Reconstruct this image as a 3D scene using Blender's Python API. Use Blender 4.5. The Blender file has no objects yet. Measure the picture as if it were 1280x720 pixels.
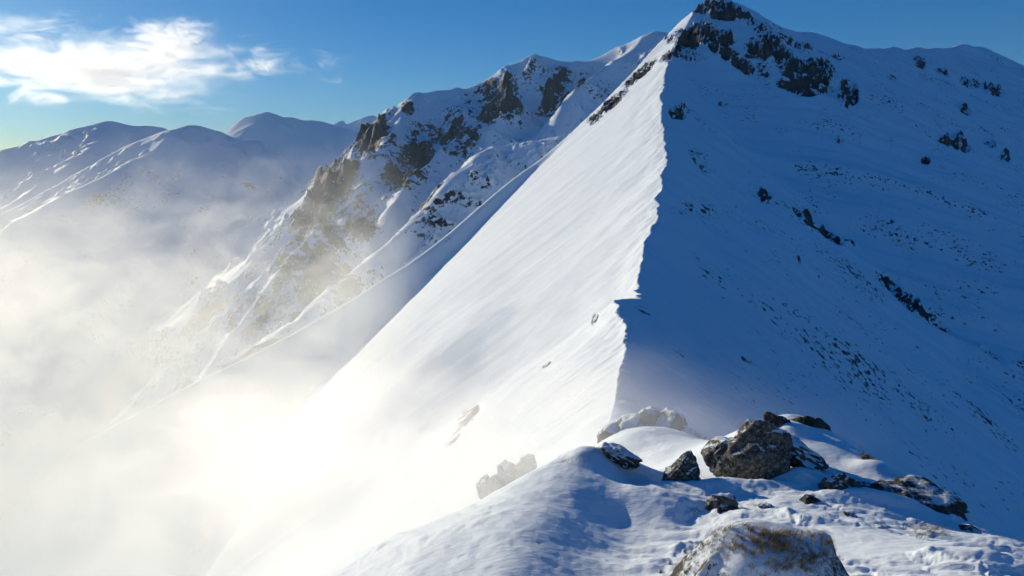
import bpy, bmesh, math, random
import numpy as np
from mathutils import Vector, Matrix, noise as mn

# ------------------------------------------------------------------ camera, sky, sun, exposure
FPX, PITCH = 900.0, math.atan(170 / 900.0)          # focal length in 1280-px units, tilt below the horizon
SUN_EL, SUN_AZ = math.radians(11), math.radians(-41)  # azimuth from +Y, negative to the left

sc = bpy.context.scene
cam_d = bpy.data.cameras.new("camera"); cam = bpy.data.objects.new("camera", cam_d)
sc.collection.objects.link(cam); sc.camera = cam
cam_d.sensor_width = 36.0; cam_d.lens = 36.0 * FPX / 1280.0
cam_d.clip_start = 0.1; cam_d.clip_end = 60000
cam.location = (0, 0, 0); cam.rotation_euler = (math.pi / 2 - PITCH, 0, 0)

world = bpy.data.worlds.new("World"); sc.world = world; world.use_nodes = True
nt = world.node_tree; nt.nodes.clear()
sky = nt.nodes.new("ShaderNodeTexSky"); sky.sky_type = 'NISHITA'; sky.sun_disc = False
sky.sun_elevation = SUN_EL; sky.sun_rotation = SUN_AZ
sky.altitude = 2000; sky.air_density = 1.0; sky.dust_density = 1.0; sky.ozone_density = 4.0
tint = nt.nodes.new("ShaderNodeMix"); tint.data_type = 'RGBA'; tint.blend_type = 'MULTIPLY'
tint.inputs[0].default_value = 1.0; tint.inputs[7].default_value = (4.3, 7.4, 9.7, 1)
bg = nt.nodes.new("ShaderNodeBackground"); bg.inputs[1].default_value = 0.1
wo = nt.nodes.new("ShaderNodeOutputWorld")
# deep polarised-looking blue overhead that pales to white near the sun side: softer range, richer colour
pre = nt.nodes.new("ShaderNodeVectorMath"); pre.operation = 'SCALE'; pre.inputs[3].default_value = 0.06
gm = nt.nodes.new("ShaderNodeGamma"); gm.inputs[1].default_value = 0.7
hs = nt.nodes.new("ShaderNodeHueSaturation"); hs.inputs['Saturation'].default_value = 1.5
nt.links.new(sky.outputs[0], pre.inputs[0]); nt.links.new(pre.outputs[0], gm.inputs[0]); nt.links.new(gm.outputs[0], hs.inputs['Color'])
nt.links.new(hs.outputs[0], tint.inputs[6]); nt.links.new(tint.outputs[2], bg.inputs[0]); nt.links.new(bg.outputs[0], wo.inputs[0])

sun_d = bpy.data.lights.new("sun", 'SUN'); sun = bpy.data.objects.new("sun", sun_d); sc.collection.objects.link(sun)
sun_d.energy = 5.0; sun_d.angle = math.radians(0.5); sun_d.color = (1.0, 0.86, 0.63)
to_sun = Vector((math.sin(SUN_AZ) * math.cos(SUN_EL), math.cos(SUN_AZ) * math.cos(SUN_EL), math.sin(SUN_EL)))
sun.rotation_euler = to_sun.to_track_quat('Z', 'Y').to_euler()

sc.view_settings.view_transform = 'Standard'; sc.view_settings.look = 'None'
sc.view_settings.exposure = 0.10; sc.view_settings.gamma = 1.0; sc.view_settings.use_curve_mapping = False
sc.render.engine = 'CYCLES'
sc.cycles.use_denoising = True
sc.cycles.use_adaptive_sampling = True; sc.cycles.adaptive_threshold = 0.05; sc.cycles.adaptive_min_samples = 16
sc.cycles.max_bounces = 6; sc.cycles.diffuse_bounces = 3; sc.cycles.volume_bounces = 3
sc.cycles.volume_step_rate = 1.0; sc.cycles.volume_max_steps = 256

# ------------------------------------------------------------------ geometry helpers
CP, SP = math.cos(PITCH), math.sin(PITCH)
def ray(px, py):
    a = (np.asarray(px, float) - 640) / FPX; b = (360 - np.asarray(py, float)) / FPX
    return a, CP + b * SP, -SP + b * CP
def at(px, py, Y):
    """world point that lies Y metres ahead on the sight line through a point of the photograph"""
    a, y, z = ray(px, py); t = Y / y
    return (float(a * t), float(Y), float(z * t))
def pix(X, Y, Z):
    f = Y * CP - Z * SP; u = Y * SP + Z * CP
    return 640 + FPX * X / f, 360 - FPX * u / f
def ss(a, b, x):
    t = np.clip((x - a) / (b - a), 0, 1); return t * t * (3 - 2 * t)
def _h(ix, iy, seed):
    n = (ix.astype(np.int64) * 374761393 + iy.astype(np.int64) * 668265263 + seed * 1274126177) & 0xffffffff
    n = ((n ^ (n >> 13)) * 1274126177) & 0xffffffff
    return ((n ^ (n >> 16)) & 0xffff) * (2 * math.pi / 65536)
def perlin(x, y, seed=0):
    x0 = np.floor(x); y0 = np.floor(y); fx = x - x0; fy = y - y0
    u = fx * fx * fx * (fx * (fx * 6 - 15) + 10); v = fy * fy * fy * (fy * (fy * 6 - 15) + 10)
    def g(i, j):
        a = _h(x0 + i, y0 + j, seed); return np.cos(a) * (fx - i) + np.sin(a) * (fy - j)
    a = g(0, 0); b = g(1, 0); c = g(0, 1); d = g(1, 1)
    return ((a + u * (b - a)) * (1 - v) + (c + u * (d - c)) * v) * 1.5
def fbm(x, y, oct=4, seed=0, gain=0.5):
    s = 0; a = 1.0
    for i in range(oct):
        s = s + a * perlin(x, y, seed + i); x = x * 2.03 + 7.1; y = y * 2.03 - 3.7; a *= gain
    return s
def ridged(x, y, oct=5, seed=0, gain=0.55):
    s = 0; a = 1.0; w = 1.0
    for i in range(oct):
        n = 1 - np.abs(perlin(x, y, seed + i)) * 1.6; n = n * n * w; w = np.clip(n * 1.6, 0, 1)
        s = s + a * n; x = x * 2.1 + 5.3; y = y * 2.1 + 1.7; a *= gain
    return s
def smax(a, b, k):
    h = np.clip(0.5 + 0.5 * (a - b) / k, 0, 1); return b + (a - b) * h + k * h * (1 - h)
def catmull(pts, n=14):
    P = [np.array(p, float) for p in pts]; P = [2 * P[0] - P[1]] + P + [2 * P[-1] - P[-2]]
    out = []
    for i in range(1, len(P) - 2):
        for k in range(n):
            t = k / n
            out.append(0.5 * (2 * P[i] + (P[i + 1] - P[i - 1]) * t + (2 * P[i - 1] - 5 * P[i] + 4 * P[i + 1] - P[i + 2]) * t * t + (3 * P[i] - P[i - 1] - 3 * P[i + 1] + P[i + 2]) * t ** 3))
    out.append(P[-2]); return np.array(out)
class Crest:
    """a mountain crest along a 3-D polyline; field() gives along-crest s, signed side distance d (left of travel > 0), crest height"""
    def __init__(self, pts, n=10):
        C = catmull(pts, n); self.a = C[0, :2]
        ax = C[-1, :2] - C[0, :2]; self.L = np.linalg.norm(ax); self.ax = ax / self.L
        self.nx = np.array((-self.ax[1], self.ax[0]))
        s = (C[:, :2] - self.a) @ self.ax; t = (C[:, :2] - self.a) @ self.nx
        k = np.concatenate(([True], np.diff(np.maximum.accumulate(s)) > 1e-6)); self.s = s[k]; self.t = t[k]; self.z = C[k, 2]
        self.c = 1 / np.sqrt(1 + np.gradient(self.t, self.s) ** 2)
        self.s1 = self.s[-1]
    def field(self, X, Y):
        s = (X - self.a[0]) * self.ax[0] + (Y - self.a[1]) * self.ax[1]
        t = (X - self.a[0]) * self.nx[0] + (Y - self.a[1]) * self.nx[1]
        d = (t - np.interp(s, self.s, self.t)) * np.interp(s, self.s, self.c)
        over = np.maximum(0, s - self.s1) + np.maximum(0, -s)
        return s, d, np.interp(s, self.s, self.z), over
def flank(cr, X, Y, sl, sr, w=2.0, wob=0, ws=1.0, seed=0, end=None, conc=0.0):
    s, d, z, over = cr.field(X, Y)
    if wob: d = d + wob * fbm(X / ws, Y / ws, 3, seed)
    D = np.sqrt(d * d + over * over)
    m = np.where(d > 0, sl, sr)
    if end is not None: m = np.where(over > np.abs(d), end, m)
    drop = m * (np.sqrt(D * D + w * w) - w)
    if conc: drop = drop * (1 - conc * ss(0, 1, D / 600.0))
    return z - drop, d, s

def build_grid(name, u0, u1, nu, Y0, Y1, nY, H, mat, kind='structure', umap=None, att=None):
    u = np.linspace(u0, u1, nu) if umap is None else umap
    nu = len(u); v = np.geomspace(Y0, Y1, nY)
    U, Yg = np.meshgrid(u, v); X = U * Yg
    out = H(X, Yg)
    Z, rock = out if isinstance(out, tuple) else (out, None)
    co = np.stack((X, Yg, Z), -1).reshape(-1, 3)
    i = np.arange(nu - 1); j = np.arange(nY - 1); J, I = np.meshgrid(j, i, indexing='ij'); b = (J * nu + I).ravel()
    f = np.stack((b, b + 1, b + nu + 1, b + nu), -1)
    me = bpy.data.meshes.new(name); me.vertices.add(len(co)); me.vertices.foreach_set("co", co.ravel().astype(np.float32))
    me.loops.add(f.size); me.loops.foreach_set("vertex_index", f.ravel().astype(np.int32))
    me.polygons.add(len(f)); me.polygons.foreach_set("loop_start", (np.arange(len(f)) * 4).astype(np.int32))
    me.polygons.foreach_set("use_smooth", np.ones(len(f), bool))
    me.update()
    if rock is not None:
        a = me.attributes.new("rock", 'FLOAT', 'POINT'); a.data.foreach_set("value", np.clip(rock, 0, 1).ravel().astype(np.float32))
    me.materials.append(mat)
    o = bpy.data.objects.new(name, me); sc.collection.objects.link(o); o["kind"] = kind
    return o

# ------------------------------------------------------------------ materials
def N(t, typ, **kw):
    n = t.nodes.new(typ)
    for k, v in kw.items(): setattr(n, k, v)
    return n
def terrain_mat(name, snow=(0.76, 0.84, 0.91), rock=(0.038, 0.042, 0.05), scale=1.0, bump=0.3, dist=0.3, speck=0.0, wind=(1, 1, 1)):
    m = bpy.data.materials.new(name); m.use_nodes = True; t = m.node_tree; t.nodes.clear(); L = t.links.new
    out = N(t, "ShaderNodeOutputMaterial"); p = N(t, "ShaderNodeBsdfPrincipled"); L(p.outputs[0], out.inputs[0])
    tc = N(t, "ShaderNodeTexCoord"); mp = N(t, "ShaderNodeMapping"); L(tc.outputs['Object'], mp.inputs[0]); mp.inputs[3].default_value = (scale, scale, scale)
    at_ = N(t, "ShaderNodeAttribute", attribute_name="rock")
    n1 = N(t, "ShaderNodeTexNoise"); n1.inputs['Scale'].default_value = 0.22; n1.inputs['Detail'].default_value = 8; n1.inputs['Roughness'].default_value = 0.72
    L(mp.outputs[0], n1.inputs[0])
    # rock shows where the stored steepness/outcrop value beats a broken-up noise
    sub = N(t, "ShaderNodeMath", operation='ADD'); L(at_.outputs['Fac'], sub.inputs[0])
    nn = N(t, "ShaderNodeMath", operation='MULTIPLY_ADD'); L(n1.outputs[0], nn.inputs[0]); nn.inputs[1].default_value = 2.2; nn.inputs[2].default_value = -1.6
    gn = N(t, "ShaderNodeNewGeometry"); gx = N(t, "ShaderNodeSeparateXYZ"); L(gn.outputs['Normal'], gx.inputs[0])
    st = N(t, "ShaderNodeMath", operation='MULTIPLY_ADD'); L(gx.outputs[2], st.inputs[0]); st.inputs[1].default_value = -1.0; L(nn.outputs[0], st.inputs[2])
    s2 = N(t, "ShaderNodeMath", operation='ADD'); L(st.outputs[0], s2.inputs[0]); s2.inputs[1].default_value = 0.77
    L(s2.outputs[0], sub.inputs[1])
    msk = N(t, "ShaderNodeMapRange", interpolation_type='SMOOTHSTEP'); L(sub.outputs[0], msk.inputs[0]); msk.inputs[1].default_value = -0.03; msk.inputs[2].default_value = 0.10
    n2 = N(t, "ShaderNodeTexNoise"); n2.inputs['Scale'].default_value = 0.9; n2.inputs['Detail'].default_value = 6; L(mp.outputs[0], n2.inputs[0])
    rr = N(t, "ShaderNodeValToRGB"); L(n2.outputs[0], rr.inputs[0])
    rr.color_ramp.elements[0].position = 0.3; rr.color_ramp.elements[0].color = (rock[0] * .45, rock[1] * .45, rock[2] * .5, 1)
    rr.color_ramp.elements[1].position = 0.75; rr.color_ramp.elements[1].color = (rock[0] * 1.7, rock[1] * 1.6, rock[2] * 1.4, 1)
    sn = N(t, "ShaderNodeTexNoise"); sn.inputs['Scale'].default_value = 0.05; sn.inputs['Detail'].default_value = 4; L(mp.outputs[0], sn.inputs[0])
    sr = N(t, "ShaderNodeValToRGB"); L(sn.outputs[0], sr.inputs[0])
    sr.color_ramp.elements[0].position = 0.3; sr.color_ramp.elements[0].color = (snow[0] * .93, snow[1] * .95, snow[2] * .97, 1)
    sr.color_ramp.elements[1].position = 0.7; sr.color_ramp.elements[1].color = (*snow, 1)
    mx = N(t, "ShaderNodeMix", data_type='RGBA'); L(msk.outputs[0], mx.inputs[0]); L(sr.outputs[0], mx.inputs[6]); L(rr.outputs[0], mx.inputs[7])
    L(mx.outputs[2], p.inputs['Base Color']); p.inputs['Roughness'].default_value = 0.75; p.inputs['Specular IOR Level'].default_value = 0.15
    # wind-scoured relief: stretched noise on the snow, rough noise on the rock
    mw = N(t, "ShaderNodeMapping"); L(tc.outputs['Object'], mw.inputs[0]); mw.inputs[3].default_value = tuple(scale * c for c in wind); mw.inputs[2].default_value = (0, 0, 0.5)
    n3 = N(t, "ShaderNodeTexNoise"); n3.inputs['Scale'].default_value = 0.6; n3.inputs['Detail'].default_value = 9; n3.inputs['Roughness'].default_value = 0.62; L(mw.outputs[0], n3.inputs[0])
    b1 = N(t, "ShaderNodeBump"); b1.inputs['Strength'].default_value = bump; b1.inputs['Distance'].default_value = dist; L(n3.outputs[0], b1.inputs['Height'])
    b2 = N(t, "ShaderNodeBump"); b2.inputs['Distance'].default_value = dist * 3; L(n1.outputs[0], b2.inputs['Height']); L(b1.outputs[0], b2.inputs['Normal'])
    L(msk.outputs[0], b2.inputs['Strength']); L(b2.outputs[0], p.inputs['Normal'])
    return m
M_ridge = terrain_mat("wind packed snow and rock", scale=1.9, bump=0.12, dist=0.12, wind=(0.6, 1.6, 1))
M_near = terrain_mat("fresh drifted snow", scale=14.0, bump=0.6, dist=0.03, wind=(0.5, 1.4, 1))
M_far = terrain_mat("far snow and cliffs", scale=0.6, bump=0.5, dist=1.0)
M_vfar = terrain_mat("distant snow", scale=0.12, bump=0.4, dist=3.0)
M_left = terrain_mat("far thinly snowed slopes", scale=1.1, bump=0.5, dist=1.0, rock=(0.07, 0.075, 0.08))

# ------------------------------------------------------------------ the ridge: crest, left spur, right-hand basin
crest = Crest([at(700, 610, 14), at(768, 500, 40), at(772, 440, 70), at(779, 379, 108), at(796, 369, 150), at(801, 345, 200), at(817, 268, 262), at(831, 200, 340),
               at(827, 130, 455), at(833, 80, 560), at(850, 44, 632), at(866, 18, 662), at(876, 6, 682), at(893, -3, 700)])
spur = Crest([at(893, -1, 700), at(872, 22, 690), at(838, 62, 672), at(795, 105, 655), at(742, 150, 640), at(640, 225, 610), at(540, 308, 582), at(450, 368, 565), at(340, 431, 548), at(240, 480, 530), at(120, 545, 515)])
back = Crest([at(893, -3, 700), at(915, 3, 708), at(942, 19, 722), at(985, 36, 765), at(1030, 48, 810), at(1075, 61, 860), at(1130, 63, 930), at(1200, 59, 1000), at(1245, 69, 1050), at(1290, 88, 1110), at(1420, 130, 1250)])

ROCKS = [  # outcrops on the main peak: photo x, y, half sizes, tilt in degrees, strength
 (895, 12, 34, 9, 12, 1.0), (872, 44, 26, 7, 5, 1.0), (908, 50, 10, 5, 0, .9), (930, 22, 16, 6, 25, .9), (880, 40, 16, 12, 0, .9), (905, 64, 26, 8, 38, 1.0), (880, 46, 34, 9, 4, 1.0), (925, 80, 16, 6, 40, .9), (945, 60, 14, 12, 40, .7), (860, 70, 24, 8, 10, .5), (850, 52, 26, 5, 15, .6),
 (962, 62, 16, 16, 60, .95), (975, 70, 14, 14, 30, .75), (955, 40, 12, 9, 40, .6), (990, 78, 8, 5, 35, .8), (938, 70, 8, 4, 0, .7), (935, 84, 14, 4, 40, .6), (955, 92, 10, 5, 50, .6), (980, 50, 12, 7, 30, .6),
 (1012, 98, 22, 18, 10, 1.0), (1005, 88, 34, 9, 5, .75), (990, 108, 18, 8, 20, .75), (1030, 85, 16, 10, 30, .7), (1020, 112, 20, 6, 0, .8), (1060, 118, 11, 15, 0, .95), (1005, 60, 14, 5, 20, .55),
 (1048, 72, 8, 3, 0, .6), (848, 140, 9, 12, 60, .65), (955, 245, 9, 7, 50, .8), (1010, 275, 20, 5, 35, .75), (1035, 292, 22, 5, 40, .8), (1062, 303, 7, 4, 20, .8), (1130, 370, 40, 6, 40, .7), (1170, 400, 30, 4, 35, .55), (1235, 440, 30, 4, 38, .5),
 (1150, 78, 8, 5, 35, .8), (1178, 90, 8, 3, 20, .7), (1240, 112, 14, 6, 20, .8), (1215, 104, 14, 5, 10, .6), (1200, 180, 12, 6, 30, .8), (1182, 175, 10, 4, 20, .6), (1207, 138, 6, 4, 20, .8), (1115, 98, 6, 3, 0, .6), (1238, 180, 8, 4, 10, .6), (1157, 200, 5, 4, 0, .8), (1255, 200, 8, 3, 10, .7),
 (805, 388, 12, 5, 20, .7), (845, 440, 16, 4, 20, .5), (935, 450, 10, 3, 30, .6), (940, 465, 22, 3, 40, .5), (975, 160, 8, 3, 0, .5), (905, 130, 8, 3, 10, .55), (1050, 175, 5, 3, 0, .6), (880, 205, 24, 10, 40, .38), (868, 260, 14, 40, 90, .36), (1000, 320, 60, 10, 40, .3),
 (744, 398, 3, 8, 20, .6), (684, 455, 6, 2, -40, .7), (585, 520, 22, 8, -50, .8), (568, 545, 16, 5, -55, .7), (800, 92, 26, 5, -42, .9), (765, 128, 22, 5, -40, .95), (743, 148, 9, 5, -35, .9), (840, 66, 16, 5, -35, .8), (560, 300, 5, 2, -30, .5)]
def rock_field(px, py):
    r = np.zeros_like(px)
    for x, y, a, b, ang, s in ROCKS:
        c, q = math.cos(math.radians(ang)), math.sin(math.radians(ang))
        dx = px - x; dy = py - y; e = np.sqrt(((dx * c + dy * q) / a) ** 2 + ((-dx * q + dy * c) / b) ** 2)
        r = np.maximum(r, s * (1 - ss(0.55, 1.55, e)))
    return r
def H_ridge(X, Y):
    s, d, z, over = crest.field(X, Y)
    # left face: long even slope that rolls over steeply some 190 m below the crest; right flank: sheltered, a little concave
    d2 = d + (0.6 * fbm(X / 5, Y / 5, 3, 3) * np.exp(-np.abs(d) / 6) + 2.2 * fbm(X / 30, Y / 30, 3, 9) * np.exp(-np.abs(d) / 25)) * ss(30, 120, Y)
    d0 = np.interp(Y, [60, 150, 250, 300, 390, 430, 470, 540], [120, 150, 172, 180, 205, 250, 340, 600]) + 6 * fbm(X / 90, Y / 90, 2, 4)
    e = d2 - d0
    lft = np.interp(Y, [400, 560], [0.785, 0.835]) * d2 + 1.1 * 0.5 * (e + np.sqrt(e * e + 60))
    w = 0.8
    rgt = 0.66 * (np.sqrt(d2 * d2 + w * w) - w)
    A = z - np.where(d2 > 0, lft, rgt)
    A = A - np.where(over > 0, over * 0.9, 0) * (Y > 300)
    sp, spd, sps = flank(spur, X, Y, 1.35, 0.95, 6.0)      # travel leftwards: left side of travel faces the camera
    A = A - 1.1 * np.maximum(0, -spd - 1) * (d2 > 0) * ss(0, 12, sps)   # the face ends at the spur
    bk, bd, _ = flank(back, X, Y, 0.9, 0.62, 5.0)
    Z = smax(A, sp, 5.0)
    bk = bk - 2.0 * np.maximum(0, d2)                 # the basin wall stays on the sheltered side of the crest
    Z = np.where((d2 > 0), np.maximum(Z, np.where(Y > 715, bk, -999)), smax(Z, bk, 10.0 * ss(5, 80, -d2) + 0.01))
    amp = ss(34, 200, Y)
    side = np.where(d2 < 0, 1.0, 0.05)
    # broad undulation on both sides, runnels down the fall line on the lit face
    Z = Z + side * amp * (4.0 * fbm(X / 120, Y / 120, 3, 21) + 0.35 * fbm(X / 14, Y / 22, 4, 22)) * ss(4, 40, np.abs(d2))
    fall = (Y + 0.35 * X)
    Z = Z + np.where(d2 > 0, 1, 0) * amp * 0.7 * fbm(fall / 22, X / 160, 3, 31) * ss(8, 60, d2)
    pk = ss(135, 90, Y) * ss(34, 44, Y) * ss(30, 6, np.abs(d2 + 4)) * np.where(d2 > 0, .4, 1.0)      # wind packed steps on the low crest
    Z = Z + pk * (.45 * np.abs(fbm(X / 6 + .5 * fbm(X / 5, Y / 5, 2, 90), Y / 3.2, 5, 91, .55)) - .15)
    Z = Z + np.where(d2 < 0, 0.06, 0.02) * fbm(X / 1.5, Y / 2.5, 3, 23)
    px, py = pix(X, Y, Z)
    r = rock_field(px, py)
    rg = ridged(X / 22, Y / 22 + Z / 30, 5, 41)
    q = np.clip(r * 1.8 - 0.3, 0, 1)
    Z = Z + q * (rg - 0.9) * np.where(d2 > 0, 3.5, 8.0) * ss(100, 600, Y) + q * (rg - 0.9) * 0.4
    zt = (Z + 3 * fbm(X / 30, Y / 30, 2, 45) + .25 * X) / 6.5; fr = zt - np.floor(zt)
    Z = Z + q * ss(100, 500, Y) * 3.2 * (ss(.3, .7, fr) - fr)      # ledges in the outcrops
    # thin scour on the shaded flank
    rib = fbm((Y + .3 * X) / 26, d2 / 160, 4, 61)
    Z = Z + np.where(d2 < -4, 2.2 * rib * ss(4, 60, -d2) * amp, 0)
    scour = np.where(d2 < -2, 0.28 + 0.20 * fbm(X / 25, Y / 40, 4, 51) + .08 * rib, 0.0) * ss(0, 20, -d2)
    rk = np.maximum(r * (0.80 + 0.6 * fbm(X / 7, Y / 7 + Z / 14, 4, 52)), scour)
    return Z, rk

# near ground: the knoll the camera looks down on, from measured sight lines (photo x, y, metres ahead)
near_pts = [
 # bottom foreground
 (420, 760, 9.5), (560, 780, 7.5), (700, 790, 7.6), (830, 790, 6.6), (1000, 800, 5.2), (1150, 760, 6.0), (1300, 760, 6.2), (1500, 800, 6.5), (200, 800, 10),
 (500, 720, 9.5), (600, 700, 9.2), (650, 700, 8.9), (680, 650, 10.25), (712, 600, 12.2), (765, 690, 9.9), (825, 700, 9.3), (780, 650, 11.2), (790, 610, 13.2), (860, 650, 11.2), (1080, 690, 8.2), (1150, 700, 7.8), (1240, 700, 7.8),
 # left skyline of the knoll, then falling away
 (395, 730, 12.6), (430, 700, 12.8), (470, 686, 13), (520, 664, 13), (580, 640, 13), (640, 606, 13.2), (700, 572, 13.5), (738, 557, 13.8), (775, 566, 14),
 (420, 790, 17), (520, 760, 18), (620, 700, 18), (700, 650, 19), (760, 620, 19),
 # saddle to the pyramid rock and the boulders
 (815, 592, 14), (860, 605, 14), (880, 585, 16), (800, 610, 12), (850, 625, 11.6), (950, 615, 12.6), (930, 650, 10.6), (1000, 620, 12),
 (870, 560, 19), (1000, 575, 14.5), (960, 545, 16.5), (985, 518, 17.5), (1020, 530, 17.5), (1060, 552, 16.5), (1095, 575, 15.5), (1110, 620, 12.5),
 (1150, 600, 14.5), (1200, 648, 12.8), (1060, 600, 13.5), (1060, 650, 10.6), (1180, 665, 10.5), (1240, 668, 11), (1285, 686, 10.8), (1400, 740, 10),
 (1000, 660, 10.0), (1120, 655, 10.6),
 # beyond the right skyline: drops
 (1000, 600, 24), (1060, 640, 23), (1110, 680, 22), (1180, 730, 20), (1250, 780, 18), (1330, 840, 16), (1450, 900, 14),
 # towards the crest
 (840, 545, 24), (800, 540, 24), (780, 520, 32), (768, 498, 38), (850, 525, 32), (740, 560, 26), (700, 620, 28), (600, 720, 30), (900, 560, 26), (640, 640, 36), (900, 560, 34), (1000, 640, 34),
]
wp = np.array([at(*p) for p in near_pts] + [(0, 0.5, -1.9), (0, 2.5, -2.35), (-3, 1.5, -2.6), (3, 1.5, -2.4), (-8, 4, -5.5), (9, 3, -4.5)])
def _tps(P, V, lam=0.02):
    d = np.linalg.norm(P[:, None] - P[None], axis=-1); K = np.where(d > 0, d * d * np.log(d + 1e-9), 0) + lam * np.eye(len(P))
    Q = np.hstack((np.ones((len(P), 1)), P)); A = np.block([[K, Q], [Q.T, np.zeros((3, 3))]])
    return np.linalg.solve(A, np.concatenate((V, np.zeros(3))))
def _warp(X, Y):
    return np.stack((X / np.sqrt(Y * Y + 16) * 6, np.log(Y + 4) * 6), -1)
TP = _warp(wp[:, 0], wp[:, 1]); TW = _tps(TP, wp[:, 2])
def H_tps(X, Y):
    q = _warp(X.ravel(), Y.ravel()); r = TW[-3] + q @ TW[-2:]
    for i in range(len(TP)):
        d2 = ((q - TP[i]) ** 2).sum(-1); r = r + TW[i] * 0.5 * d2 * np.log(d2 + 1e-12)
    return r.reshape(X.shape)
DRIFTS = []   # snow banked against the stones: x, y, height, widths
for (px_, py_, Y_, h_, wx_, wy_) in [(900, 612, 13.0, .16, .5, .5), (1000, 596, 13.3, .20, .6, .5), (945, 622, 12.7, .12, .6, .3), (868, 622, 12.8, .10, .4, .4), (1075, 628, 12.2, .14, .4, .4),
                                     (1035, 632, 12.0, .10, .5, .3), (1120, 650, 11.9, .16, .6, .3), (1200, 652, 12.3, .12, .4, .4), (1095, 592, 14.2, .16, .5, .4), (985, 545, 16.3, .16, .5, .4), (830, 622, 12.9, .12, .4, .4)]:
    q_ = at(px_, py_, Y_); DRIFTS.append((q_[0], q_[1], h_ * 1.4, wx_, wy_))
def H_all(X, Y):
    w = ss(26, 40, Y)
    Z = np.zeros_like(X); rk = np.zeros_like(X)
    m = w > 0
    z, r = H_ridge(X[m], Y[m]); Z[m] = z * w[m]; rk[m] = r * w[m]
    m = w < 1
    x, y = X[m], Y[m]
    z = H_tps(x, y)
    # wind lips and sastrugi
    t = x * 0.5 + y * 0.87; c = x * 0.87 - y * 0.5
    sa = fbm(c / 2.6 + 0.6 * fbm(x / 2, y / 2, 2, 71), t / 0.9, 4, 70)
    z = z + 0.05 * np.abs(sa) * ss(-0.1, 0.5, fbm(x / 3, y / 3, 2, 75)) + 0.05 * fbm(x / 1.9, y / 1.9, 2, 73) + 0.006 * fbm(x / .22, y / .15, 3, 74)
    zone = ss(0.8, 2.6, x) * ss(14.5, 11.5, y) * ss(-.4, .3, fbm(x / 2.5, y / 2.5, 2, 77) + .25)
    z = z + zone * (0.13 * np.abs(fbm(x / 3.4 + .4 * fbm(x, y, 2, 79), (y + .3 * x) / .9, 5, 78, .55)) - .04)
    lz = ss(1.6, -0.6, x) * ss(8, 10, y)
    z = z + lz * .05 * np.abs(fbm((x + .5 * y) / 1.1, (y - .5 * x) / 4.0 + .3 * fbm(x, y, 2, 83), 4, 82)) + .012 * fbm(x / .7, y / .5, 3, 84)
    for (bx, by, h, wx, wy) in DRIFTS:
        z = z + h * np.exp(-((x - bx) / wx) ** 2 - ((y - by) / wy) ** 2)
    Z[m] += z * (1 - w[m])
    return Z, rk
U = np.concatenate((np.linspace(-1.7, -0.78, 40)[:-1], np.linspace(-0.78, 0.78, 1150), np.linspace(0.78, 1.7, 40)[1:]))
M = build_grid("snow_ridge_mountain", 0, 0, 0, 30, 1300, 1150, H_all, M_ridge, umap=U)
Nn = build_grid("snowy_ground", 0, 0, 0, 0.8, 30, 620, H_all, M_near, umap=np.concatenate((np.linspace(-6, -0.9, 60)[:-1], np.linspace(-0.9, 0.9, 1000), np.linspace(0.9, 6, 60)[1:])))

# ------------------------------------------------------------------ middle distance
def multi(crests, base, rough, rs, seed, k=12.0, cliff=None):
    def H(X, Y):
        Z = None; dc = None
        for cr, sl, sr, w, wob in crests:
            z, d, s = flank(cr, X, Y, sl, sr, w, wob, rs * 1.5, seed + 5)
            Z = z if Z is None else smax(Z, z, k)
            dc = np.abs(d) if dc is None else np.minimum(dc, np.abs(d))
        n = ridged(X / rs, Y / rs, 6, seed)
        cmask = np.clip(0.25 + 0.9 * fbm(X / (rs * 2.2), Y / (rs * 2.2), 3, seed + 9), 0, 1)
        px, py = pix(X, Y, Z)
        c2 = np.zeros_like(X)
        for (x, y, a, b, ang, st) in (cliff or []):
            c, q = math.cos(math.radians(ang)), math.sin(math.radians(ang)); dx = px - x; dy = py - y
            c2 = np.maximum(c2, st * (1 - ss(0.5, 1.4, np.sqrt(((dx * c + dy * q) / a) ** 2 + ((-dx * q + dy * c) / b) ** 2))))
        quiet = 0.24 + 0.76 * ss(0, rs * 0.5, dc)
        Z = Z + quiet * rough * (n - 0.95) * (0.35 + 0.9 * np.maximum(cmask * 0.6, c2)) + quiet * rough * 0.45 * fbm(X / (rs * 3), Y / (rs * 3), 2, seed + 3)
        fine = ridged(X / (rs * .3), Y / (rs * .3) + Z / (rs * .5), 4, seed + 20)
        r = np.clip(0.14 * cmask + (0.40 + 0.30 * (n - 0.7) + 0.28 * (fine - .8)) * c2 * 1.5, 0, .75)
        Z = Z + quiet * c2 * rough * .22 * (fine - .9)
        return Z, base + r
    return H

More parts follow.
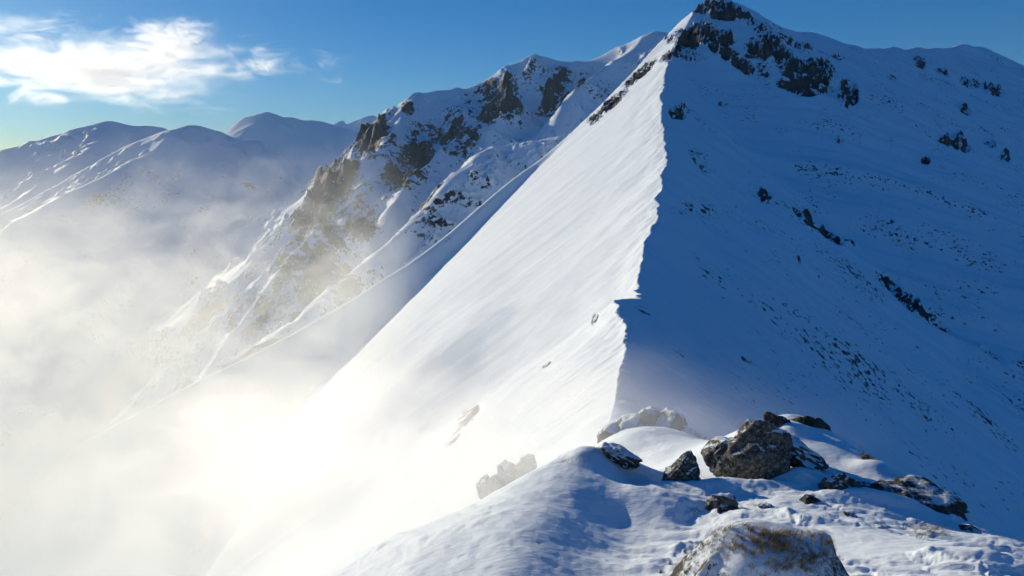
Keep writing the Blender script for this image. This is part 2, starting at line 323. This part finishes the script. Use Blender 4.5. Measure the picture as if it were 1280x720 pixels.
massif_cliffs = [(530, 160, 26, 16, -20, .9), (575, 170, 24, 26, 30, 1), (520, 200, 30, 30, 30, .85), (470, 175, 26, 34, -50, .75), (620, 120, 34, 22, 30, .85), (600, 135, 24, 20, 40, .8), (640, 105, 18, 14, 60, .6),
                 (510, 135, 8, 8, 0, .9), (690, 110, 34, 8, -50, .7), (720, 105, 30, 6, -35, .8), (500, 215, 30, 22, 0, .8), (430, 240, 40, 34, 0, .95), (400, 270, 30, 30, 0, .8), (450, 280, 30, 24, 0, .7), (560, 140, 30, 8, -20, .5), (680, 130, 16, 14, 0, .55)]
mass = multi([(Crest([at(380, 235, 1950), at(430, 195, 1900), at(452, 175, 1850), at(480, 142, 1800), at(498, 134, 1780), at(515, 122, 1750), at(545, 112, 1760), at(578, 111, 1750), at(620, 90, 1740), at(650, 74, 1730), at(676, 67, 1730), at(705, 74, 1720), at(735, 74, 1700), at(775, 58, 1680), at(820, 43, 1650), at(870, 52, 1620), at(940, 90, 1600)]), .9, .70, 10, 0),
              (Crest([at(515, 124, 1750), at(505, 150, 1640), at(480, 190, 1500), at(462, 210, 1440)]), .8, .75, 8, 10),
              (Crest([at(560, 130, 1700), at(585, 150, 1560), at(560, 185, 1450), at(520, 215, 1360), at(495, 250, 1270)]), .8, .8, 6, 14),
              (Crest([at(820, 44, 1650), at(770, 78, 1560), at(735, 100, 1500), at(700, 135, 1430), at(690, 165, 1380)]), .8, .7, 10, 8)],
             0.12, 30, 120, 300, k=26, cliff=massif_cliffs)
build_grid("massif_mountain", -0.52, 0.32, 760, 900, 2000, 480, mass, M_far)
mid = multi([(Crest([at(860, 110, 900), at(760, 152, 900), at(718, 166, 910), at(660, 178, 920), at(612, 184, 930), at(585, 205, 880), at(560, 226, 850), at(500, 290, 780), at(440, 340, 720), at(414, 360, 690), at(370, 400, 660)]), .62, .66, 9, 3)],
            0.16, 9, 45, 400, k=8, cliff=[(520, 215, 40, 20, -40, .5), (560, 260, 80, 30, -40, .35), (430, 360, 20, 25, 0, .9)])
build_grid("middle_spur_mountain", -0.42, 0.22, 560, 640, 1150, 300, mid, M_far)
pyr = multi([(Crest([at(398, 278, 860), at(380, 300, 830), at(340, 350, 790), at(300, 405, 745), at(262, 460, 700), at(220, 520, 660), at(150, 600, 610)]), .95, 1.0, 3, 4),
             (Crest([at(398, 278, 860), at(412, 320, 800), at(418, 360, 740), at(425, 400, 690)]), .95, .95, 5, 4),
             (Crest([at(398, 282, 856), at(375, 330, 810), at(345, 385, 760), at(310, 440, 710), at(280, 500, 670)]), .9, .9, 4, 4)],
            0.2, 12, 45, 500, k=6, cliff=[(396, 310, 30, 50, 0, 1), (370, 345, 20, 30, -50, .9), (410, 360, 40, 30, 0, .9), (350, 370, 60, 20, -50, .6)])
build_grid("rocky_pyramid_mountain", -0.62, -0.12, 420, 560, 1000, 300, pyr, M_far)

# ------------------------------------------------------------------ far slopes on the left and the distant peaks
leftb = multi([(Crest([at(-260, 330, 2300), at(-100, 300, 2400), at(0, 268, 2450), at(60, 240, 2500), at(115, 208, 2550), at(165, 181, 2600), at(200, 168, 2600), at(236, 160, 2600), at(270, 168, 2600), at(300, 177, 2600), at(322, 175, 2580), at(345, 192, 2500), at(400, 225, 2450), at(470, 270, 2400)]), .5, .66, 9, 8),
               (Crest([at(165, 200, 2350), at(128, 220, 2200), at(90, 238, 2100), at(60, 255, 2000), at(20, 280, 1900), at(-60, 320, 1800)]), .7, .5, 26, 0),
               (Crest([at(236, 165, 2560), at(250, 220, 2200), at(200, 280, 1900), at(110, 330, 1650), at(40, 400, 1450)]), .6, .6, 60, 20)],
              0.12, 26, 150, 600, k=90, cliff=[(230, 250, 150, 60, 0, .22)])
build_grid("left_slope_mountain", -0.95, -0.12, 520, 1100, 2900, 320, leftb, M_left)
leftc = multi([(Crest([at(-300, 290, 3500), at(-80, 212, 3500), at(0, 188, 3500), at(45, 175, 3500), at(90, 163, 3500), at(115, 160, 3500), at(137, 154, 3500), at(160, 158, 3500), at(195, 158, 3500), at(240, 175, 3450), at(330, 230, 3400)]), .55, .56, 10, 8),
               (Crest([at(137, 156, 3500), at(100, 195, 3000), at(40, 240, 2700), at(-60, 300, 2500)]), .6, .5, 60, 20)],
              0.12, 28, 200, 700, k=60, cliff=[(100, 180, 50, 22, 0, .3)])
build_grid("left_summit_mountain", -1.05, -0.3, 360, 2400, 4200, 220, leftc, M_left)
farb = multi([(Crest([at(200, 215, 5600), at(262, 180, 5500), at(285, 166, 5500), at(305, 151, 5500), at(333, 146, 5500), at(352, 151, 5500), at(366, 149, 5500), at(385, 156, 5500), at(420, 160, 5450), at(450, 170, 5400), at(520, 220, 5400)]), .5, .5, 20, 10),
              (Crest([at(333, 147, 5500), at(300, 185, 5000), at(262, 230, 4600)]), .5, .5, 60, 30),
              (Crest([at(400, 157, 5500), at(425, 195, 5000), at(420, 250, 4500)]), .5, .5, 90, 30)],
             0.1, 70, 700, 800, k=120)
build_grid("smooth_far_mountain", -0.6, -0.1, 300, 4200, 6400, 160, farb, M_vfar)
fara = multi([(Crest([at(370, 180, 9000), at(400, 166, 9000), at(412, 157, 9000), at(427, 150, 9000), at(433, 154, 9000), at(442, 151, 9000), at(455, 147, 9000), at(467, 144, 9000), at(476, 150, 9000), at(500, 165, 9000), at(560, 190, 9000)]), .6, .6, 20, 0)],
             0.2, 90, 600, 900, k=60)
build_grid("jagged_far_mountain", -0.4, -0.02, 260, 8000, 9900, 140, fara, M_vfar)
# valley floor out to the horizon
bm = bmesh.new(); bmesh.ops.create_grid(bm, x_segments=2, y_segments=2, size=40000)
me = bpy.data.meshes.new("valley_ground"); bm.to_mesh(me); bm.free(); me.materials.append(M_vfar)
g = bpy.data.objects.new("valley_ground", me); g.location.z = -650; sc.collection.objects.link(g); g["kind"] = "structure"


# ------------------------------------------------------------------ boulders and outcrops
def hit(px, py, lo=3.0, hi=700.0):
    """first ground point on the sight line through a point of the photograph"""
    Ys = np.geomspace(lo, hi, 900); a, y, z = ray(px, py); X = a / y * Ys; Zr = z / y * Ys
    Zg = H_all(X[None], Ys[None])[0][0]; k = np.nonzero(Zr < Zg)[0]; k = k[0] if len(k) else len(Ys) - 1
    return Vector((X[k], Ys[k], Zg[k]))
def rock_mat(name, dark, light, snow=0.5, lichen=0.4, sc=1.0):
    m = bpy.data.materials.new(name); m.use_nodes = True; t = m.node_tree; t.nodes.clear(); L = t.links.new
    out = N(t, "ShaderNodeOutputMaterial"); p = N(t, "ShaderNodeBsdfPrincipled"); L(p.outputs[0], out.inputs[0])
    tc = N(t, "ShaderNodeTexCoord"); v = tc.outputs['Object']
    def nz(scale, det=8, r=.65):
        n = N(t, "ShaderNodeTexNoise"); L(v, n.inputs[0]); n.inputs['Scale'].default_value = scale * sc; n.inputs['Detail'].default_value = det; n.inputs['Roughness'].default_value = r; return n.outputs[0]
    n1 = nz(3.0); n2 = nz(14.0, 10, .75); n3 = nz(1.3, 5)
    r1 = N(t, "ShaderNodeValToRGB"); L(n1, r1.inputs[0]); e = r1.color_ramp.elements
    e[0].position = .38; e[0].color = (*dark, 1); e[1].position = .62; e[1].color = (*light, 1)
    r2 = N(t, "ShaderNodeMapRange"); L(n2, r2.inputs[0]); r2.inputs[1].default_value = .49; r2.inputs[2].default_value = .62; r2.inputs[4].default_value = lichen
    mx = N(t, "ShaderNodeMix", data_type='RGBA'); L(r2.outputs[0], mx.inputs[0]); L(r1.outputs[0], mx.inputs[6]); mx.inputs[7].default_value = (.30, .29, .24, 1)
    g = N(t, "ShaderNodeNewGeometry"); sx = N(t, "ShaderNodeSeparateXYZ"); L(g.outputs['Normal'], sx.inputs[0])
    a = N(t, "ShaderNodeMath", operation='MULTIPLY_ADD'); L(n3, a.inputs[0]); a.inputs[1].default_value = .9; L(sx.outputs[2], a.inputs[2])
    a2 = N(t, "ShaderNodeMath", operation='MULTIPLY_ADD'); L(n2, a2.inputs[0]); a2.inputs[1].default_value = .9; L(a.outputs[0], a2.inputs[2])
    s_ = N(t, "ShaderNodeMapRange"); L(a2.outputs[0], s_.inputs[0]); s_.inputs[1].default_value = 1.86 - snow * .5; s_.inputs[2].default_value = 2.02 - snow * .5
    m2 = N(t, "ShaderNodeMix", data_type='RGBA'); L(s_.outputs[0], m2.inputs[0]); L(mx.outputs[2], m2.inputs[6]); m2.inputs[7].default_value = (.76, .84, .91, 1)
    L(m2.outputs[2], p.inputs['Base Color']); p.inputs['Roughness'].default_value = .8; p.inputs['Specular IOR Level'].default_value = .25
    b = N(t, "ShaderNodeBump"); b.inputs['Strength'].default_value = .7; b.inputs['Distance'].default_value = .04 / sc; L(n2, b.inputs['Height'])
    b2 = N(t, "ShaderNodeBump"); b2.inputs['Strength'].default_value = .6; b2.inputs['Distance'].default_value = .15 / sc; L(n1, b2.inputs['Height']); L(b.outputs[0], b2.inputs['Normal'])
    L(b2.outputs[0], p.inputs['Normal'])
    return m
R_grey = rock_mat("lichen speckled grey rock", (.026, .027, .027), (.09, .09, .086), .52, .85)
R_dark = rock_mat("dark damp rock", (.016, .016, .015), (.06, .056, .048), .12, .25)
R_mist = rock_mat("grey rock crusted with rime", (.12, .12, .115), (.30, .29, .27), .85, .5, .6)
def lump(bm, c, dims, rot, seed, cuts=14, sub=5, rough=.17):
    """one angular stone: a sphere trimmed by random planes, then weathered"""
    rnd = random.Random(seed); b = bmesh.new(); bmesh.ops.create_icosphere(b, subdivisions=sub, radius=1.0)
    pl = []
    for _ in range(cuts):
        n = Vector((rnd.gauss(0, 1), rnd.gauss(0, 1), rnd.gauss(0, .8))).normalized(); pl.append((n, rnd.uniform(.50, .82)))
    off = Vector((seed * 3.1, seed * 1.7, 0)); R = Matrix.Rotation(rot[2], 3, 'Z') @ Matrix.Rotation(rot[1], 3, 'Y') @ Matrix.Rotation(rot[0], 3, 'X')
    for v in b.verts:
        p = v.co.copy()
        for n, o in pl:
            e = p.dot(n) - o
            if e > 0: p -= n * e * .93
        q = p * 1.6 + off
        p += v.co * (mn.fractal(q, 1.0, 2.1, 5) * rough + mn.ridged_multi_fractal(q * 1.6, .9, 2.1, 5, 1.0, 2.0) * rough * .45 - rough * .4)
        p = Vector((p.x * dims[0], p.y * dims[1], p.z * dims[2])) * 1.28
        v.co = R @ p + Vector(c)
    me = bpy.data.meshes.new("tmp"); b.to_mesh(me); b.free(); bm.from_mesh(me); bpy.data.meshes.remove(me)
def stone(name, lumps, mat, label, cat, group=None, base=None, sub=5, **kw):
    if base:      # stand it where its foot meets the slope
        Yg = hit(base[0], base[1], 18).y; lumps = [(a, b, c, d, Yg * l / lumps[0][4], *r) for (a, b, c, d, l, *r) in lumps]
    """lumps: photo box x0, y0, x1, y1, metres ahead, depth ratio, tilt in degrees, seed"""
    bm = bmesh.new(); cs = []
    for (x0, y0, x1, y1, Y, dr, tilt, seed) in lumps:
        k = Y / FPX * 1.02; c = at((x0 + x1) / 2, (y0 + y1) / 2, Y)
        w = (x1 - x0) * k / 2; h = (y1 - y0) * k / 2; cs.append(c)
        lump(bm, c, (w, w * dr, h), (0, math.radians(tilt), 0), seed, sub=sub, **kw)
    o0 = Vector(cs[0]); o0.z = min(c[2] for c in cs)
    for v in bm.verts: v.co -= o0
    me = bpy.data.meshes.new(name); bm.to_mesh(me); bm.free(); me.materials.append(mat)
    for p in me.polygons: p.use_smooth = True
    o = bpy.data.objects.new(name, me); o.location = o0; sc.collection.objects.link(o)
    o["label"] = label; o["category"] = cat
    if group: o["group"] = group
    return o
stone("boulder", [(900, 531, 990, 632, 13.6, .9, 6, 11), (878, 552, 945, 590, 14.1, .9, -38, 12), (925, 530, 980, 570, 14.3, .8, 10, 14), (950, 552, 1034, 582, 14.1, .9, 27, 13)], R_grey, "largest boulder, lichen speckled, with a snow patch on its brow", "boulder")
stone("boulder", [(826, 564, 868, 640, 13.2, .8, 8, 21), (840, 588, 888, 620, 13.3, .8, 42, 22)], R_grey, "pointed brown boulder standing alone in the snow right of the knoll top", "boulder")
stone("boulder", [(955, 516, 984, 548, 16.6, .8, 10, 31)], R_dark, "small dark stone poking from the snow just above the largest boulder", "boulder")
stone("boulder", [(982, 522, 1034, 556, 16.8, .7, 16, 41), (1000, 535, 1050, 551, 16.9, .6, 26, 42)], R_dark, "dark wedge shaped rock on the skyline behind the largest boulder", "boulder")
stone("boulder", [(1028, 588, 1076, 640, 12.4, .8, 30, 51)], R_grey, "grey sloping boulder between the largest boulder and the black one", "boulder")
stone("boulder", [(1078, 600, 1200, 650, 12.6, .7, 17, 61), (1150, 636, 1206, 660, 12.1, .6, 26, 62)], R_dark, "wide black boulder on the right edge of the knoll", "boulder")
stone("boulder", [(1070, 579, 1134, 593, 14.7, .6, 36, 71)], R_dark, "thin dark slab poking out above the wide black boulder", "boulder")
stone("boulder", [(878, 617, 920, 650, 11.6, .8, 10, 81)], R_grey, "small half buried grey boulder below the largest one", "boulder")
stone("boulder", [(466, 679, 492, 692, 12.6, .7, 0, 91)], R_dark, "tiny dark stone alone on the far left of the knoll skyline", "boulder")
BASES = [(650, 612), None]
stone("rock_outcrop", [(644, 564, 674, 612, 25, .8, 12, 101), (622, 578, 654, 620, 25.4, .8, -10, 102), (606, 586, 634, 626, 25, .8, 8, 103), (594, 594, 614, 632, 25.6, .8, 0, 104)], R_mist, "jagged stepped outcrop fading into mist left of the knoll", "rock outcrop", "outcrops half hidden by mist", sub=4, base=BASES.pop(0))
stone("rock_outcrop", [(764, 522, 812, 556, 30, .8, -34, 111), (790, 510, 836, 552, 30.5, .8, -5, 112), (816, 514, 862, 556, 30, .8, 28, 113), (842, 532, 884, 570, 29, .8, 38, 114), (748, 534, 784, 564, 30, .8, -30, 115), (800, 512, 818, 530, 30, .8, 10, 116)], R_mist, "arched rime crusted outcrop in blowing snow behind the knoll top", "rock outcrop", "outcrops half hidden by mist", sub=4, base=BASES.pop(0))

for k_, (x_, y_, w_, h_, Y_) in enumerate([(1012, 628, 12, 7, 12.0), (1064, 646, 10, 6, 11.4), (1078, 608, 14, 7, 13.0), (958, 634, 9, 6, 11.9), (905, 640, 8, 5, 11.6), (1098, 660, 10, 5, 10.9), (1212, 664, 16, 7, 11.5), (868, 642, 9, 4, 11.4)]):
    g0 = hit(x_, y_, 7, 20)
    stone("small_stone", [(x_ - w_, y_ - h_, x_ + w_, y_ + h_, g0.y + .05, .8, 12, 200 + k_)], R_grey if k_ % 2 else R_dark, "small stone barely showing in the drifted snow among the boulders", "stone", "small stones frozen into the snow between the boulders", sub=3, rough=.2)

# turf mound nearest the camera, with its snow and dry grass
# turf
R_turf = rock_mat("frozen turf under thin snow", (.025, .021, .015), (.07, .06, .044), .78, .3, 1.6)
mound = stone("turf_mound", [(850, 672, 1050, 850, 6.3, .9, 4, 131), (832, 690, 950, 850, 6.25, .8, -14, 132), (950, 672, 1064, 780, 6.6, .9, 14, 133)], R_turf, "snow dusted turf mound with dry grass at the bottom edge", "mound", cuts=3, rough=.05)
turf = stone("turf_mound", [(746, 562, 802, 578, 13.75, .8, 27, 141)], R_turf, "small patch of bare brown turf on top of the snowy knoll", "mound", rough=.2)

def grass_mat(name, c1, c2):
    m = bpy.data.materials.new(name); m.use_nodes = True; t = m.node_tree; p = t.nodes['Principled BSDF']
    r = N(t, "ShaderNodeValToRGB"); g = N(t, "ShaderNodeNewGeometry"); t.links.new(g.outputs['Random Per Island'], r.inputs[0])
    r.color_ramp.elements[0].color = (*c1, 1); r.color_ramp.elements[1].color = (*c2, 1); t.links.new(r.outputs[0], p.inputs['Base Color'])
    p.inputs['Roughness'].default_value = .8; p.inputs['Specular IOR Level'].default_value = .1
    return m
G_straw = grass_mat("dry straw grass", (.13, .075, .03), (.42, .32, .17)); G_leaf = grass_mat("dark evergreen leaves", (.015, .018, .008), (.07, .06, .025))
from mathutils.bvhtree import BVHTree
dg_near = None
def blades(name, pts, hgt, n, seed, label, cat="grass"):
    rnd = random.Random(seed); V = []; F = []
    for (c, nrm, sp) in pts:
        for _ in range(n):
            b = c + Vector((rnd.gauss(0, sp), rnd.gauss(0, sp), 0)); h = hgt * rnd.uniform(.4, 1.2); a = rnd.uniform(0, 6.28)
            lean = Vector((.55 + rnd.gauss(0, .4), rnd.gauss(0, .35), 0)) * h; w = h * .012 + .0011; sd = Vector((math.cos(a), math.sin(a), 0)) * w
            k = len(V); b.z -= sp * .15
            for i in range(4):
                f = i / 3; q = b + Vector((0, 0, h * (f - .25 * f * f))) + lean * f * f; V += [q - sd * (1 - f * .9), q + sd * (1 - f * .9)]
            for i in range(3): F.append((k + 2 * i, k + 2 * i + 1, k + 2 * i + 3, k + 2 * i + 2))
    me = bpy.data.meshes.new(name); me.from_pydata(V, [], F); me.materials.append(G_straw)
    o = bpy.data.objects.new(name, me); sc.collection.objects.link(o); o["kind"] = "stuff"; o["label"] = label; o["category"] = cat
    return o
def surf(o):
    m = o.matrix_world; mm_ = Matrix.Translation(o.location)
    return BVHTree.FromPolygons([mm_ @ v.co for v in o.data.vertices], [tuple(p.vertices) for p in o.data.polygons])
tm = surf(mound); tk = surf(turf)
def shoot(tree, px, py):
    a, y, z = ray(px, py); r = tree.ray_cast(Vector((0, 0, 0)), Vector((float(a), float(y), float(z))).normalized()); return r[0]
rnd = random.Random(5); pts = []
for _ in range(420):
    x = rnd.uniform(838, 1050); y = 655 + abs(rnd.gauss(0, 22)) + abs(x - 935) * .18
    if rnd.random() < .35: x = rnd.gauss(1000, 25); y = rnd.uniform(665, 715)
    if rnd.random() < .15: x = rnd.gauss(965, 14); y = rnd.uniform(668, 690)
    p = shoot(tm, x, y)
    if p: pts.append((p, None, .014))
blades("dry_grass", pts, .06, 16, 1, "straw coloured dry grass bristling over the nearest turf mound")
pts = []
for _ in range(90):
    p = shoot(tk, rnd.uniform(742, 795), rnd.uniform(556, 582))
    if p: pts.append((p, None, .03))
for _ in range(60): pts.append((hit(rnd.uniform(690, 760), rnd.uniform(556, 580), 9, 22) , None, .05))
blades("dry_grass", pts, .09, 7, 2, "short dry grass around the bare turf on the knoll top")
pts = [(hit(rnd.gauss(1158, 13), rnd.gauss(664, 5), 6, 18), None, .03) for _ in range(40)]
blades("dry_grass", pts, .12, 8, 3, "pale dry grass tuft in the snow below the wide black boulder")
# dwarf shrubs: twigs with tiny dark leaves
def shrub(px, py, size, seed, label):
    p0 = hit(px, py, 4.5, 12); q = shoot(tm, px, py)
    if q and q.y < p0.y: p0 = q
    root = bpy.data.objects.new("dwarf_shrub", None); root.location = p0; sc.collection.objects.link(root)
    root["label"] = label; root["category"] = "shrub"; root["group"] = "dwarf shrubs poking through the snow beside the turf mound"
    rnd = random.Random(seed); tips = []; bm = bmesh.new()
    for _ in range(9):
        d = Vector((rnd.gauss(0, .6), rnd.gauss(0, .5), 1)).normalized() * size * rnd.uniform(.5, 1.1); n = 5; pv = None
        for i in range(n + 1):
            f = i / n; c = d * f + Vector((0, 0, -.02)) + Vector((rnd.gauss(0, .004), rnd.gauss(0, .004), 0)); r = .003 * (1.1 - f)
            ring = [bm.verts.new(c + Vector((math.cos(k * 2.09) * r, math.sin(k * 2.09) * r, 0))) for k in range(3)]
            if pv:
                for k in range(3): bm.faces.new((pv[k], pv[(k + 1) % 3], ring[(k + 1) % 3], ring[k]))
            pv = ring
            if i > 1: tips.append(c)
    me = bpy.data.meshes.new("stem"); bm.to_mesh(me); bm.free(); me.materials.append(R_dark); o = bpy.data.objects.new("stem", me); sc.collection.objects.link(o); o.parent = root
    V = []; F = []
    for c in tips:
        for _ in range(9):
            q = c + Vector((rnd.gauss(0, 1), rnd.gauss(0, 1), rnd.gauss(0, 1))) * size * .09; s = size * .055
            a = Vector((rnd.gauss(0, 1), rnd.gauss(0, 1), rnd.gauss(0, 1))).normalized(); b = a.orthogonal().normalized(); k = len(V)
            V += [q - a * s, q + b * s * .5, q + a * s, q - b * s * .5]; F.append((k, k + 1, k + 2, k + 3))
    me = bpy.data.meshes.new("foliage"); me.from_pydata(V, [], F); me.materials.append(G_leaf); o = bpy.data.objects.new("foliage", me); sc.collection.objects.link(o); o.parent = root
shrub(826, 716, .07, 1, "lowest dwarf shrub at the left foot of the turf mound")
shrub(838, 706, .08, 2, "middle dwarf shrub left of the turf mound")
shrub(856, 690, .05, 3, "upper dwarf shrub on the left shoulder of the turf mound")
shrub(858, 716, .06, 4, "dwarf shrub in front of the turf mound at the bottom edge")

# ------------------------------------------------------------------ air, mist and blowing snow
def box_volume(name, lo, hi, label, build, step=1.0, kind="stuff", cat=None):
    bm = bmesh.new(); bmesh.ops.create_cube(bm, size=1.0)
    c = [(a + b) / 2 for a, b in zip(lo, hi)]; d = [b - a for a, b in zip(lo, hi)]
    bmesh.ops.scale(bm, vec=d, verts=bm.verts)
    me = bpy.data.meshes.new(name); bm.to_mesh(me); bm.free()
    m = bpy.data.materials.new(name + " volume"); m.use_nodes = True; t = m.node_tree; t.nodes.clear()
    out = N(t, "ShaderNodeOutputMaterial"); pv = N(t, "ShaderNodeVolumePrincipled"); t.links.new(pv.outputs[0], out.inputs['Volume'])
    build(t, pv); m.cycles.volume_step_rate = step
    me.materials.append(m); o = bpy.data.objects.new(name, me); o.location = c; sc.collection.objects.link(o)
    o["kind"] = kind; o["label"] = label
    if cat: o["category"] = cat
    return o
def b_haze(t, pv):
    pv.inputs['Color'].default_value = (0.55, 0.80, 1, 1); pv.inputs['Density'].default_value = 3.0e-5; pv.inputs['Anisotropy'].default_value = 0.1
box_volume("haze", (-9000, -300, -660), (9000, 9990, 560), "pale thin air softening the far mountains", b_haze, cat="haze")
def mr(t, src, a, b, c=0.0, d=1.0, mode='SMOOTHSTEP'):
    n = N(t, "ShaderNodeMapRange", interpolation_type=mode); t.links.new(src, n.inputs[0])
    for i, v in zip((1, 2, 3, 4), (a, b, c, d)): n.inputs[i].default_value = v
    return n.outputs[0]
def mm(t, op, a, b=None, c=None):
    n = N(t, "ShaderNodeMath", operation=op)
    for i, v in enumerate((a, b, c)):
        if v is None: continue
        if isinstance(v, (int, float)): n.inputs[i].default_value = v
        else: t.links.new(v, n.inputs[i])
    return n.outputs[0]
def pos(t):
    g = N(t, "ShaderNodeNewGeometry"); s = N(t, "ShaderNodeSeparateXYZ"); t.links.new(g.outputs['Position'], s.inputs[0])
    return g.outputs['Position'], s.outputs[0], s.outputs[1], s.outputs[2]
def noise(t, vec, scale, detail=4, rough=.6, sc3=(1, 1, 1), rot=(0, 0, 0), dist=0):
    mp = N(t, "ShaderNodeMapping"); t.links.new(vec, mp.inputs[0]); mp.inputs[3].default_value = sc3; mp.inputs[2].default_value = rot
    n = N(t, "ShaderNodeTexNoise"); t.links.new(mp.outputs[0], n.inputs[0]); n.inputs['Scale'].default_value = scale
    n.inputs['Detail'].default_value = detail; n.inputs['Roughness'].default_value = rough; n.inputs['Distortion'].default_value = dist
    return n.outputs[0]
def b_mist(t, pv):
    p, x, y, z = pos(t)
    edge = mm(t, 'ADD', x, mm(t, 'MULTIPLY', y, 0.10))               # rises towards the ridge
    n = noise(t, p, 0.022, 6, 0.66, (1, .8, 1.4), (0, .35, .2), 1.0)
    side = mr(t, mm(t, 'ADD', edge, mm(t, 'MULTIPLY_ADD', n, 60, -30)), 0, -38)
    hz = mr(t, mm(t, 'ADD', z, mm(t, 'MULTIPLY_ADD', n, -130, 65)), 8, -100)
    near = mr(t, y, 30, 220, 0.0105, 0.0034)
    far = mr(t, y, 600, 330)
    puff = mr(t, n, 0.45, 0.58, 0.03, 2.1)
    d = mm(t, 'MULTIPLY', mm(t, 'MULTIPLY', side, hz), mm(t, 'MULTIPLY', mm(t, 'MULTIPLY', near, far), puff))
    t.links.new(d, pv.inputs['Density'])
    pv.inputs['Color'].default_value = (.98, 1, .975, 1); pv.inputs['Anisotropy'].default_value = 0.35
box_volume("mist", (-380, 17, -300), (4, 620, 25), "white sunlit mist rising up the left side of the ridge", b_mist, 0.27, cat="mist")
def b_blow(t, pv):
    p, x, y, z = pos(t)
    n = noise(t, p, 0.16, 5, 0.62, (.6, 1, 1.3), (0, .3, .2), 0.8)
    top = mm(t, 'ADD', z, mm(t, 'MULTIPLY', y, 0.16))
    hz = mr(t, top, -3.6, -6.8); side = mr(t, x, 13, 4)
    far = mr(t, y, 50, 30); nr = mr(t, y, 17.5, 21)
    d = mm(t, 'MULTIPLY', mm(t, 'MULTIPLY', mm(t, 'MULTIPLY', hz, side), mm(t, 'MULTIPLY', far, nr)), mr(t, n, 0.44, 0.66, 0.0, 0.12))
    t.links.new(d, pv.inputs['Density']); pv.inputs['Color'].default_value = (1, 1, 1, 1); pv.inputs['Anisotropy'].default_value = 0.5
box_volume("blowing_snow", (-14, 17.5, -32), (22, 66, -5), "thin veil of snow blown over the saddle behind the boulders", b_blow, 0.25, cat="blowing snow")

# ------------------------------------------------------------------ clouds
def cloud(px, py, Y, w, h, dep, label, dens, seed, name="cloud"):
    c = at(px, py, Y); k = Y / FPX
    def b(t, pv):
        tc = N(t, "ShaderNodeTexCoord"); v = tc.outputs['Object']
        n = noise(t, v, 1.0, 9, .70, (1 / (w * k * .13), 1 / (dep * .35), 1 / (h * k * .20)), (0, .12, seed), 1.2)
        mp = N(t, "ShaderNodeMapping"); t.links.new(v, mp.inputs[0]); mp.inputs[3].default_value = (2 / (w * k), 2 / dep, 2 / (h * k))
        ln = N(t, "ShaderNodeVectorMath", operation='LENGTH'); t.links.new(mp.outputs[0], ln.inputs[0])
        e = mm(t, 'SUBTRACT', mm(t, 'MULTIPLY', n, 2.7), mm(t, 'MULTIPLY_ADD', ln.outputs['Value'], .95, .70))
        t.links.new(mr(t, e, 0.0, 0.9, 0, dens), pv.inputs['Density']); pv.inputs['Color'].default_value = (1, 1, 1, 1); pv.inputs['Anisotropy'].default_value = .5
    o = box_volume(name, [c[0] - w * k / 2, c[1] - dep / 2, c[2] - h * k / 2], [c[0] + w * k / 2, c[1] + dep / 2, c[2] + h * k / 2], label, b, .25, kind="thing", cat="cloud")
cloud(125, 84, 12000, 640, 130, 2200, "long bright white cloud reaching in from the left above the mountains", .0032, 1.0)
cloud(215, 42, 12600, 150, 56, 900, "small puffed cloud rising from the top of the long cloud", .0032, 2.0)
cloud(330, 80, 12000, 70, 34, 600, "small detached cloud wisp right of the long cloud", .003, 3.0)
cloud(20, 28, 14000, 240, 44, 1400, "thin cloud streak in the upper left corner", .0006, 4.0)
